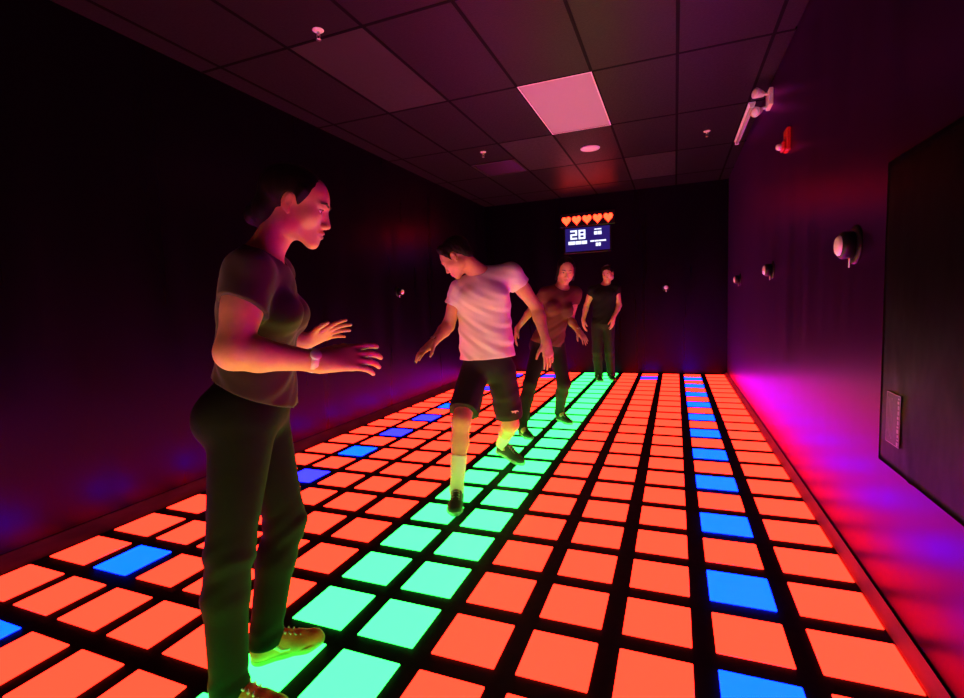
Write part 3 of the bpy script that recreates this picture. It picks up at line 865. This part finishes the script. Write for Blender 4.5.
# ------------------------------------------------------------------ PERSON: man in white T-shirt
def man_white():
    base = V(-1.80, .90, 0)
    root = empty('person', base, 'person in white T-shirt and black shorts stepping forward, looking down at the floor', 'person', 'players on the light-up floor')
    J = dict(pel=(-1.775, .940, .830), neck=(-1.798, .920, 1.465), shR=(-1.930, .872, 1.348), shL=(-1.615, 1.018, 1.447),
             elR=(-2.030, .855, 1.100), wrR=(-2.050, .650, 1.000), elL=(-1.475, 1.150, 1.205), wrL=(-1.395, 1.080, .965),
             hipR=(-1.862, .900, .775), knR=(-1.840, .590, .505), anR=(-1.845, .490, .092),
             hipL=(-1.690, .967, .775), knL=(-1.655, 1.02, .390), anL=(-1.830, 1.315, .155))
    H = head_frame((-1.922, .803, 1.560), (-.99, -.12), 38, 0)
    tocam = V(.372, -.928, 0); right = V(.928, .372, 0); fac = tocam
    FD = dict(R=nrm([.33, -.94, 0]), L=nrm([.265, -.08, -.08]))
    F = Field()
    torso(F, J, False)
    head(F, H, V(J['neck']) + V(0, 0, -.02), 1.02, True, (.062, .057))
    for s in 'RL':
        arm(F, J, s, (.052, .043, .043, .027))
        leg(F, J, s, (.090, .058, .054, .036), -tocam, k=.03, calf=.018)
        F.rc(J['an' + s], V(J['an' + s]) + FD[s] * .06 - V(0, 0, .04), .038, .032, .02)
    hand(F, J['wrR'], V(-2.115, .500, .915) - V(J['wrR']), tocam * .3 + V(0, 0, .9) - right * .3, 'R', 1.0, [(.1, .2, .15), (.15, .25, .15), (.2, .25, .2), (.2, .3, .2)], .10, (.6, .7, -.2), .026)
    hand(F, J['wrL'], V(-1.365, 1.060, .80) - V(J['wrL']), tocam * .9 + right * .25, 'L', 1.04, [(.1, .2, .15), (.18, .3, .2), (.25, .35, .25), (.3, .35, .25)], .10, (.75, .65, .05), .026)
    solid('body', F, .0055, [M['skin_m'], M['lip']], root, base, assign=lip_assign(H, 1.02))
    eyes(H, 1.02, root, base, .002)
    G = Field()
    G.el(H(0, -.022, .045), (.084, .106, .086), H.R, .01)
    G.el(H(0, -.070, -.015), (.060, .045, .055), H.R, .02)
    G.rc(H(-.042, .045, .100), H(.042, .045, .100), .024, .024, .025)
    for s in (-1, 1): G.rc(H(s * .072, .028, .040), H(s * .076, .018, -.012), .010, .006, .012)
    def hp(Fd, A, B, C):
        q = [(A - H.o[0]) * H.R[0, i] + (B - H.o[1]) * H.R[1, i] + (C - H.o[2]) * H.R[2, i] for i in range(3)]
        face = np.sqrt((q[0] / .080) ** 2 + ((q[1] - .11) / .092) ** 2 + ((q[2] + .035) / .108) ** 2)
        Fd = np.maximum(Fd, (1 - face) * .07)
        ear = np.sqrt(((q[1] + .004) / .024) ** 2 + ((q[2] + .006) / .034) ** 2) + 0 * q[0]
        return np.maximum(Fd, np.where(np.abs(q[0]) > .058, (1 - ear) * .025, -1)) + .0015 * np.sin(q[0] * 300 + 60 * q[1]) * np.sin(q[1] * 260)
    solid('hair', G, .004, M['hair'], root, base, hp)
    T = Field()
    C, R = torso(T, J, False, .014)
    Rm = R(.4); fo = Rm[:, 1]; upv = Rm[:, 2]
    T.rc(C(.62), C(.05), .172, .194, .04, flat=fo, s=.70)
    for s, tt in (('R', .34), ('L', .26)):
        sh, el = V(J['sh' + s]), V(J['el' + s]); d = nrm(el - sh); cut = sh + (el - sh) * (tt + .10)
        T.rc(sh, sh + (el - sh) * .62, .068, .080, .03, clip=[(cut, d)])
    solid('t_shirt', T, .005, M['tee_white'], root, base,
          chain(folds(C(.35), Rm, .0036, 58, -.75, .9, 1.40, 2), plane_cut(C(.07), -upv), ball_cut(V(J['neck']) + fo * .045 + upv * .055 + Rm[:, 0] * .03, .088)))
    T = Field()
    torso(T, J, False, .010)
    for s in 'RL':
        hp_, kn = V(J['hip' + s]), V(J['kn' + s]); d = nrm(kn - hp_)
        T.rc(hp_, kn + d * .05, .102, .098, .03, clip=[(hp_ + (kn - hp_) * (.84 if s == 'R' else .88), d)])
    sh = solid('shorts', T, .0055, M['shorts'], root, base,
          chain(folds(J['pel'], Rm, .0035, 40, .2, .4, .9, 4), plane_cut(C(.14), upv)))
    # small pale leaping-cat mark low on the left leg of the shorts
    kn, hp_ = V(J['knL']), V(J['hipL']); d = nrm(hp_ - kn)
    nn = nrm(tocam * .95 + right * .45); nn = nrm(nn - (nn @ d) * d); xx = np.cross(d, nn)
    o0 = kn + d * .115 + nn * .1045
    bm = bmesh.new()
    cat = [(-.030, .010), (-.022, .012), (-.012, .008), (.0, .008), (.010, .006), (.018, .004), (.026, -.004), (.024, -.008), (.016, -.003), (.006, -.004), (.002, -.012), (-.002, -.013), (-.003, -.004), (-.012, .0), (-.018, -.004), (-.024, -.003), (-.020, .004), (-.028, .006)]
    add_prism(bm, cat, Vector(o0 - base), Vector(xx), Vector(d), Vector(nn), .004)
    from_bm('emblem', bm, M['shoe_pale'], sh)
    for s in 'RL':
        T = Field(); kn, an = V(J['kn' + s]), V(J['an' + s]); d = nrm(an - kn)
        m = kn * .68 + an * .32 - tocam * .018
        cut = kn + (an - kn) * .50
        T.rc(kn, m, .061, .058, .03, clip=[(cut, -d)]); T.rc(m, an, .058, .0405, .03, clip=[(cut, -d)])
        T.rc(an, an - V(0, 0, .03) + FD[s] * .025, .0415, .036, .02)
        solid('sock', T, .0045, M['sock'], root, base)
    shoe(root, base, (-1.862, .545, PH), (.33, -.94), 0, .275, M['shoe_black'], M['sole_grey'], M['sole_grey'])
    shoe(root, base, (-1.885, 1.335, PH + .078), (.265, -.08), .28, .275, M['shoe_black'], M['sole_grey'], M['sole_grey'])
    watch(root, base, J['wrR'], J['elR'], .0285, V(0, 0, 1), M['black_pl'], M['steel'], .022)
man_white()

# ------------------------------------------------------------------ PERSON: woman in rust T-shirt behind him
def woman_rust():
    base = V(-1.72, 2.42, 0)
    root = empty('person', base, 'person in rust-red T-shirt and black leggings mid-stride, behind the one in white', 'person', 'players on the light-up floor')
    J = dict(pel=(-1.735, 2.510, .845), neck=(-1.595, 2.530, 1.385), shR=(-1.728, 2.440, 1.325), shL=(-1.480, 2.630, 1.320),
             elR=(-1.900, 2.560, 1.180), wrR=(-2.040, 2.480, .985), elL=(-1.530, 2.600, 1.060), wrL=(-1.415, 2.430, .950),
             hipR=(-1.800, 2.470, .800), knR=(-1.850, 2.220, .470), anR=(-1.900, 2.090, .090),
             hipL=(-1.670, 2.560, .800), knL=(-1.580, 2.480, .440), anL=(-1.680, 2.700, .110))
    H = head_frame((-1.540, 2.490, 1.535), (.32, -.95), 20, -5)
    fac = nrm([.6, -.8, 0])
    FD = dict(R=nrm([.67, -.74, 0]), L=nrm([.76, -.65, 0]))
    F = Field()
    torso(F, J, True, bust=.052)
    head(F, H, V(J['neck']) + V(0, 0, -.02), 1.0)
    for s in 'RL':
        arm(F, J, s, (.042, .036, .036, .023)); leg(F, J, s, (.085, .055, .05, .034), -fac)
        F.rc(J['an' + s], V(J['an' + s]) + FD[s] * .06 - V(0, 0, .04), .034, .03, .02)
    hand(F, J['wrR'], V(-.15, -.25, -.85), V(-.8, -.3, .2), 'R', .95, None, .1, (.6, .7, -.2), .023)
    hand(F, J['wrL'], V(.55, -.45, -.55), V(.3, -.5, .8), 'L', .85, None, .14, (.6, .7, -.2), .023)
    solid('body', F, .0062, [M['skin_f'], M['lip']], root, base, assign=lip_assign(H, 1))
    eyes(H, 1, root, base, .0025)
    G = Field()
    G.el(H(0, -.022, .040), (.084, .105, .088), H.R, .01)
    G.el(H(0, -.065, -.05), (.075, .055, .08), H.R, .03)
    for s in (-1, 1): G.rc(H(s * .070, .025, .04), H(s * .080, -.005, -.09), .016, .014, .02)
    def hp(Fd, A, B, C):
        q = [(A - H.o[0]) * H.R[0, i] + (B - H.o[1]) * H.R[1, i] + (C - H.o[2]) * H.R[2, i] for i in range(3)]
        face = np.sqrt((q[0] / .072) ** 2 + ((q[1] - .11) / .095) ** 2 + ((q[2] + .035) / .086) ** 2)
        return np.maximum(Fd, (1 - face) * .07) + .0012 * np.sin(q[0] * 300 + 40 * q[2])
    solid('hair', G, .005, M['hair'], root, base, hp)
    T = Field(); C, R = torso(T, J, True, .012)
    Rm = R(.4); fo = Rm[:, 1]; upv = Rm[:, 2]
    T.rc(C(.45), C(-.06), .130, .158, .04, flat=fo, s=.78)
    for s in 'RL':
        sh, el = V(J['sh' + s]), V(J['el' + s]); d = nrm(el - sh)
        T.rc(sh, sh + (el - sh) * .6, .056, .062, .03, clip=[(sh + (el - sh) * .42, d)])
    solid('t_shirt', T, .006, M['tee_rust'], root, base,
          chain(folds(C(.3), Rm, .0040, 55, .5, .85, 1.35, 5), plane_cut(C(-.03), -upv), ball_cut(V(J['neck']) + fo * .035 + upv * .045, .088)))
    T = Field(); C, R = torso(T, J, True, .009)
    for s in 'RL':
        leg(T, J, s, (.086, .056, .052, .038), -fac, .008); an = V(J['an' + s]); T.rc(an, an - V(0, 0, .02), .046, .046, .02)
    solid('leggings', T, .006, M['leggings'], root, base, chain(plane_cut(C(.14), upv), plane_cut((0, 0, .06), (0, 0, -1))))
    shoe(root, base, (-1.935, 2.150, PH), (.67, -.74), 0, .25, M['shoe_black'], M['sole_grey'], M['sole_grey'], h=.005)
    shoe(root, base, (-1.715, 2.735, PH + .015), (.76, -.65), .055, .25, M['shoe_black'], M['sole_grey'], M['sole_grey'], h=.005)
    watch(root, base, J['wrL'], J['elL'], .025, V(.3, -.6, .7), M['white_pl'], M['white_pl'], .02)
woman_rust()

# ------------------------------------------------------------------ PERSON: farthest, all in black
def player_black():
    base = V(-1.57, 5.42, 0)
    root = empty('person', base, 'person all in black standing upright farthest away, below the scoreboard', 'person', 'players on the light-up floor')
    J = dict(pel=(-1.585, 5.40, .900), neck=(-1.545, 5.40, 1.480), shR=(-1.735, 5.365, 1.395), shL=(-1.395, 5.425, 1.405),
             elR=(-1.835, 5.41, 1.160), wrR=(-1.875, 5.33, .945), elL=(-1.355, 5.46, 1.15), wrL=(-1.425, 5.33, .965),
             hipR=(-1.670, 5.385, .865), knR=(-1.680, 5.37, .460), anR=(-1.665, 5.42, .085),
             hipL=(-1.510, 5.415, .865), knL=(-1.505, 5.45, .460), anL=(-1.495, 5.56, .085))
    H = head_frame((-1.500, 5.36, 1.625), (-.12, -1), 16, 6)
    fac = nrm([.25, -.97, 0])
    FD = dict(R=nrm([.35, -.94, 0]), L=nrm([.35, -.94, 0]))
    F = Field(); torso(F, J, False, sc=.95)
    head(F, H, V(J['neck']) + V(0, 0, -.02), 1.0, True)
    for s in 'RL':
        arm(F, J, s, (.047, .040, .040, .026)); leg(F, J, s, (.083, .055, .05, .036), -fac)
        F.rc(J['an' + s], V(J['an' + s]) + FD[s] * .06 - V(0, 0, .04), .036, .03, .02)
    hand(F, J['wrR'], V(.1, -.2, -1), V(-.8, -.5, 0), 'R', 1.0, None, .08, (.5, .75, -.2), .026)
    hand(F, J['wrL'], V(-.1, -.3, -1), V(.8, -.5, 0), 'L', 1.0, None, .08, (.5, .75, -.2), .026)
    solid('body', F, .007, [M['skin_m'], M['lip']], root, base, assign=lip_assign(H, 1))
    eyes(H, 1, root, base, .003)
    G = Field()
    G.el(H(0, -.022, .045), (.085, .106, .088), H.R, .01); G.el(H(0, -.070, -.015), (.062, .045, .055), H.R, .02)
    G.rc(H(-.045, .038, .100), H(.045, .038, .100), .024, .024, .03)
    def hp(Fd, A, B, C):
        q = [(A - H.o[0]) * H.R[0, i] + (B - H.o[1]) * H.R[1, i] + (C - H.o[2]) * H.R[2, i] for i in range(3)]
        face = np.sqrt((q[0] / .080) ** 2 + ((q[1] - .11) / .092) ** 2 + ((q[2] + .035) / .094) ** 2)
        Fd = np.maximum(Fd, (1 - face) * .07)
        ear = np.sqrt(((q[1] + .004) / .024) ** 2 + ((q[2] + .006) / .034) ** 2) + 0 * q[0]
        return np.maximum(Fd, np.where(np.abs(q[0]) > .058, (1 - ear) * .025, -1))
    solid('hair', G, .005, M['hair'], root, base, hp)
    T = Field(); C, R = torso(T, J, False, .012, sc=.95)
    Rm = R(.4); fo = Rm[:, 1]; upv = Rm[:, 2]
    T.rc(C(.6), C(-.06), .160, .165, .04, flat=fo, s=.74)
    for s in 'RL':
        sh, el = V(J['sh' + s]), V(J['el' + s]); d = nrm(el - sh)
        T.rc(sh, sh + (el - sh) * .6, .062, .070, .03, clip=[(sh + (el - sh) * .28, d)])
    solid('t_shirt', T, .007, M['tee_black'], root, base,
          chain(folds(C(.3), Rm, .0040, 50, .5, .85, 1.4, 7), plane_cut(C(-.05), -upv), ball_cut(V(J['neck']) + fo * .030 + upv * .055, .092)))
    T = Field(); C, R = torso(T, J, False, .009, sc=.95)
    for s in 'RL':
        leg(T, J, s, (.086, .060, .058, .05), -fac, .010); an = V(J['an' + s]); T.rc(an, an - V(0, 0, .03), .06, .062, .02)
    solid('trousers', T, .007, M['leggings'], root, base, chain(plane_cut(C(.14), upv), plane_cut((0, 0, .05), (0, 0, -1))))
    shoe(root, base, (-1.690, 5.475, PH), (.35, -.94), 0, .27, M['shoe_black'], M['sole_grey'], M['sole_grey'], h=.006)
    shoe(root, base, (-1.520, 5.615, PH), (.35, -.94), 0, .27, M['shoe_black'], M['sole_grey'], M['sole_grey'], h=.006)
player_black()

# ------------------------------------------------------------------ world and view
w = bpy.data.worlds.new('world'); SC.world = w; w.use_nodes = True
w.node_tree.nodes['Background'].inputs['Color'].default_value = (0, 0, 0, 1)
w.node_tree.nodes['Background'].inputs['Strength'].default_value = 0
SC.view_settings.view_transform = 'Standard'; SC.view_settings.look = 'None'
SC.view_settings.exposure = 0; SC.view_settings.gamma = 1; SC.view_settings.use_curve_mapping = False
SC.cycles.use_denoising = True
SC.cycles.max_bounces = 8; SC.cycles.diffuse_bounces = 4; SC.cycles.glossy_bounces = 4
